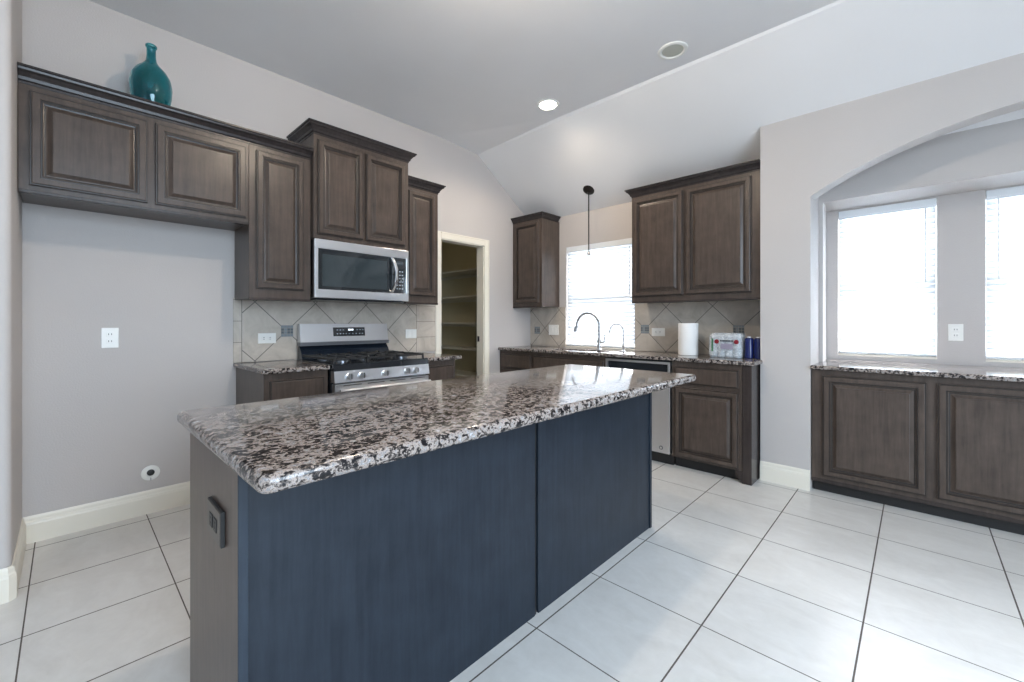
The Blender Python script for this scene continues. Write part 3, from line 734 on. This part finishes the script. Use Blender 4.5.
# island outlet
t = thing('island_outlet', 'dark bronze outlet plate on the end of the island', 'outlet', (-1.31, IY0, .69))
yy = IY0-.001; ox, oz = -1.306, .688
m = MB(); m.box(ox-.070, ox+.070, yy-.009, yy, oz-.044, oz+.044, .001); obj('plate_edge', m, 'slot', t)
m = MB(); m.box(ox-.066, ox+.066, yy-.0105, yy-.009, oz-.041, oz+.041); obj('plate', m, plain('brown_plate', (.075, .060, .052), .35), t)
for dx in (-.021, .021):
    m = MB(); m.box(ox+dx-.015, ox+dx+.015, yy-.0125, yy-.0105, oz-.017, oz+.017, .0009); s_ = obj('socket', m, 'slot', t)
    m = MB(); m.box(ox+dx-.006, ox+dx+.004, yy-.0131, yy-.0125, oz-.008, oz-.005); m.box(ox+dx-.006, ox+dx+.004, yy-.0131, yy-.0125, oz+.005, oz+.008); obj('slots', m, 'bronze', s_)

# ================================================================== OUTLETS AND SMALL WALL ITEMS
def outlet(c, n, label, hor=False, gang=1, w_=.076, h=.120, switch=False):
    """c = centre on the wall surface; n = 'x' or 'y' wall facing +x or -y"""
    t = thing('wall_switch' if switch else 'wall_outlet', label, 'switch' if switch else 'outlet', c)
    W, H = (h, w_) if hor else (w_*(1.0 if gang == 1 else 1.6), h)
    def bx(m, a0, a1, z0, z1, d0, d1, bv=0):
        if n == 'x': m.box(c[0]+d0, c[0]+d1, c[1]+a0, c[1]+a1, c[2]+z0, c[2]+z1, bv)
        else: m.box(c[0]+a0, c[0]+a1, c[1]-d1, c[1]-d0, c[2]+z0, c[2]+z1, bv)
    m = MB(); bx(m, -W/2, W/2, -H/2, H/2, 0, .006, .002); obj('plate', m, 'outlet', t)
    if switch:
        for g in ([0] if gang == 1 else [-.023, .023]):
            m = MB(); bx(m, g-.016, g+.016, -.033, .033, .006, .009, .001); obj('rocker', m, 'outlet', t)
        return t
    for d in (-.021, .021):
        a, z = (d, 0) if hor else (0, d)
        m = MB(); bx(m, a-.0165, a+.0165, z-.0145, z+.0145, .006, .008, .0009); s_ = obj('socket', m, 'outlet', t)
        m = MB()
        if hor: bx(m, a-.006, a+.004, z-.008, z-.005, .008, .0086); bx(m, a-.006, a+.004, z+.005, z+.008, .008, .0086)
        else: bx(m, a-.008, a-.005, z-.004, z+.006, .008, .0086); bx(m, a+.005, a+.008, z-.004, z+.006, .008, .0086)
        obj('slots', m, 'slot', s_)
    return t
outlet((-3.4995, .182, 1.108), 'x', 'white wall outlet in the empty fridge recess')
outlet((-3.4895, 1.028, 1.083), 'x', 'sideways white outlet on the tiles left of the gas range', hor=True)
outlet((-3.4895, 2.268, 1.093), 'x', 'white double switch plate on the tiles beside the pantry doorway', gang=2, switch=True, h=.085, w_=.075)
outlet((-3.128, 4.0098, 1.112), 'y', 'white double switch plate left of the sink window', gang=2, switch=True, w_=.090, h=.120)
outlet((-1.832, 4.0098, 1.106), 'y', 'sideways white outlet right of the sink window', hor=True, h=.135, w_=.078)
outlet((.206, 4.3995, 1.128), 'y', 'white outlet on the pier between the two bay windows')
t = thing('water_supply_box', 'round white water supply fitting low on the fridge recess wall', 'wall fitting', (-3.4995, .368, .252))
m = MB(); m.lathe((-3.4995, .368, .252), [(.047, 0), (.046, .005), (.040, .008), (.021, .009), (.020, .003)], 32, 'x'); obj('ring', m, 'outlet', t, True)
m = MB(); m.lathe((-3.4965, .368, .256), [(.019, 0), (.019, .010), (.012, .014)], 20, 'x'); obj('port', m, 'slot', t, True)
m = MB(); m.box(-3.493, -3.488, .366, .371, .206, .224, .001); obj('tab', m, 'nickel', t)

# ================================================================== CEILING ITEMS
def downlight(x, y, label, lit):
    t = thing('recessed_light', label, 'ceiling light', (x, y, CZ))
    m = MB(); m.lathe((x, y, CZ), [(.098, 0), (.096, -.006), (.080, -.010), (.072, -.006), (.070, -.002)], 40, cap0=False, cap1=False); obj('trim_ring', m, 'outlet', t, True)
    if lit: m = MB(); m.lathe((x, y, CZ-.003), [(.074, 0), (.060, -.003), (.03, -.004)], 32); obj('lens', m, 'lamp', t, True)
    else:
        m = MB(); m.lathe((x, y, CZ-.002), [(.074, 0), (.050, -.003), (.02, -.004)], 32); obj('lens', m, 'lens', t, True)
    if lit:
        l = bpy.data.lights.new('downlight_lamp', 'POINT' if y < 2 else 'SPOT'); l.color = (1, .84, .66); l.shadow_soft_size = .05
        l.energy = 34 if y < 2 else 45
        if y > 2: l.spot_size = math.radians(165); l.spot_blend = .5
        lo = bpy.data.objects.new('downlight_lamp', l); COL.objects.link(lo); lo.location = (x, y, CZ-(.12 if y < 2 else .02))
        lo.parent = t; lo.matrix_parent_inverse = chain(t).inverted()
    return t
downlight(-2.300, 2.868, 'lit round recessed downlight near the start of the ceiling slope', True)
downlight(-1.218, 2.890, 'unlit round recessed ceiling fixture with pale lens', False)
# more of the same row, above and behind the picture edge
for x, y in ((-1.2, 1.25),):
    t = downlight(x, y, 'recessed downlight outside the picture', True)
    t['label'] = 'lit recessed downlight above the island, above the picture edge' 
# pendant over the sink
px_, py_ = -2.500, 3.80; pz = CZ-SL*(py_-YS)
t = thing('pendant_light', 'slim dark pendant hanging in front of the sink window', 'pendant light', (px_, py_, pz))
m = MB(); b2 = MB(); b2.lathe((0, 0, 0), [(.062, .002), (.062, -.006), (.045, -.016), (.016, -.022)], 32)
m.merge(b2.bm, Matrix.Translation((px_, py_, pz)) @ Matrix.Rotation(-math.atan(SL), 4, 'X')); obj('canopy', m, 'bronze', t, True)
m = MB(); m.lathe((px_, py_, pz-.035), [(.010, .02), (.014, .0), (.010, -.014)], 14); m.tube([(px_, py_, pz-.03), (px_, py_, 1.955)], .0065, 10); obj('stem', m, 'bronze', t, True)
m = MB(); m.lathe((px_, py_, 1.912), [(.026, 0), (.024, .004), (.013, .030), (.011, .048)], 20); obj('socket_cup', m, 'nickel', t, True)

# ================================================================== VASE
vx, vy, vz = -3.315, .352, 2.4445
bs_ = thing('glass_demijohn', 'teal glass bottle vase on top of the cabinet over the fridge recess', 'vase', (vx, vy, vz))
out_ = [(.055, 0), (.075, .004), (.092, .05), (.104, .11), (.108, .165), (.100, .215), (.078, .255), (.048, .283), (.030, .305), (.024, .335), (.023, .385), (.029, .390), (.030, .402), (.024, .408)]
out_ = [(r_*.93, h*1.02) for r_, h in out_]
inn = [(max(r_-.005, .002), h if i > 1 else h+.006) for i, (r_, h) in enumerate(out_)][::-1]
m = MB(); m.lathe((vx, vy, vz), out_+inn[:-1]+[(.04, .009)], 48); obj('bottle', m, 'teal', bs_, True, 60)
# cabinet tops keep the vase clear of the crown
# ================================================================== PANTRY
t = thing('added_globe_light', 'small dim globe added on the pantry ceiling to brighten it, out of the picture', 'ceiling light', (-4.4, 2.6, 2.44))
m = MB(); m.lathe((-4.4, 2.6, 2.4395), [(.055, 0), (.055, -.02), (.03, -.03)], 24); obj('base', m, 'outlet', t, True)
m = MB(); m.lathe((-4.4, 2.6, 2.35), [(.004, -.05), (.035, -.037), (.05, 0), (.035, .045), (.025, .06)], 24); obj('globe', m, plain('added_globe_glow', (.9, .85, .7), .4, emit=(1, .85, .6), strength=10), t, True)  # added glowing globe, there only to brighten the pantry interior
for k, z in enumerate((1.905, 1.555, 1.200, .855, .50)):
    t = thing('pantry_shelf', ('highest', 'second highest', 'middle', 'second lowest', 'lowest')[k]+' painted shelf inside the dark pantry', 'shelf', (-4.45, 3.8, z), 'pantry shelves')
    m = MB(); m.box(-5.299, -3.602, 3.64, 3.999, z-.019, z, .001); obj('board', m, 'shelf', t)
    m = MB(); m.box(-5.299, -3.602, 3.982, 3.999, z-.060, z-.0195, .001); obj('cleat', m, 'shelf', t)
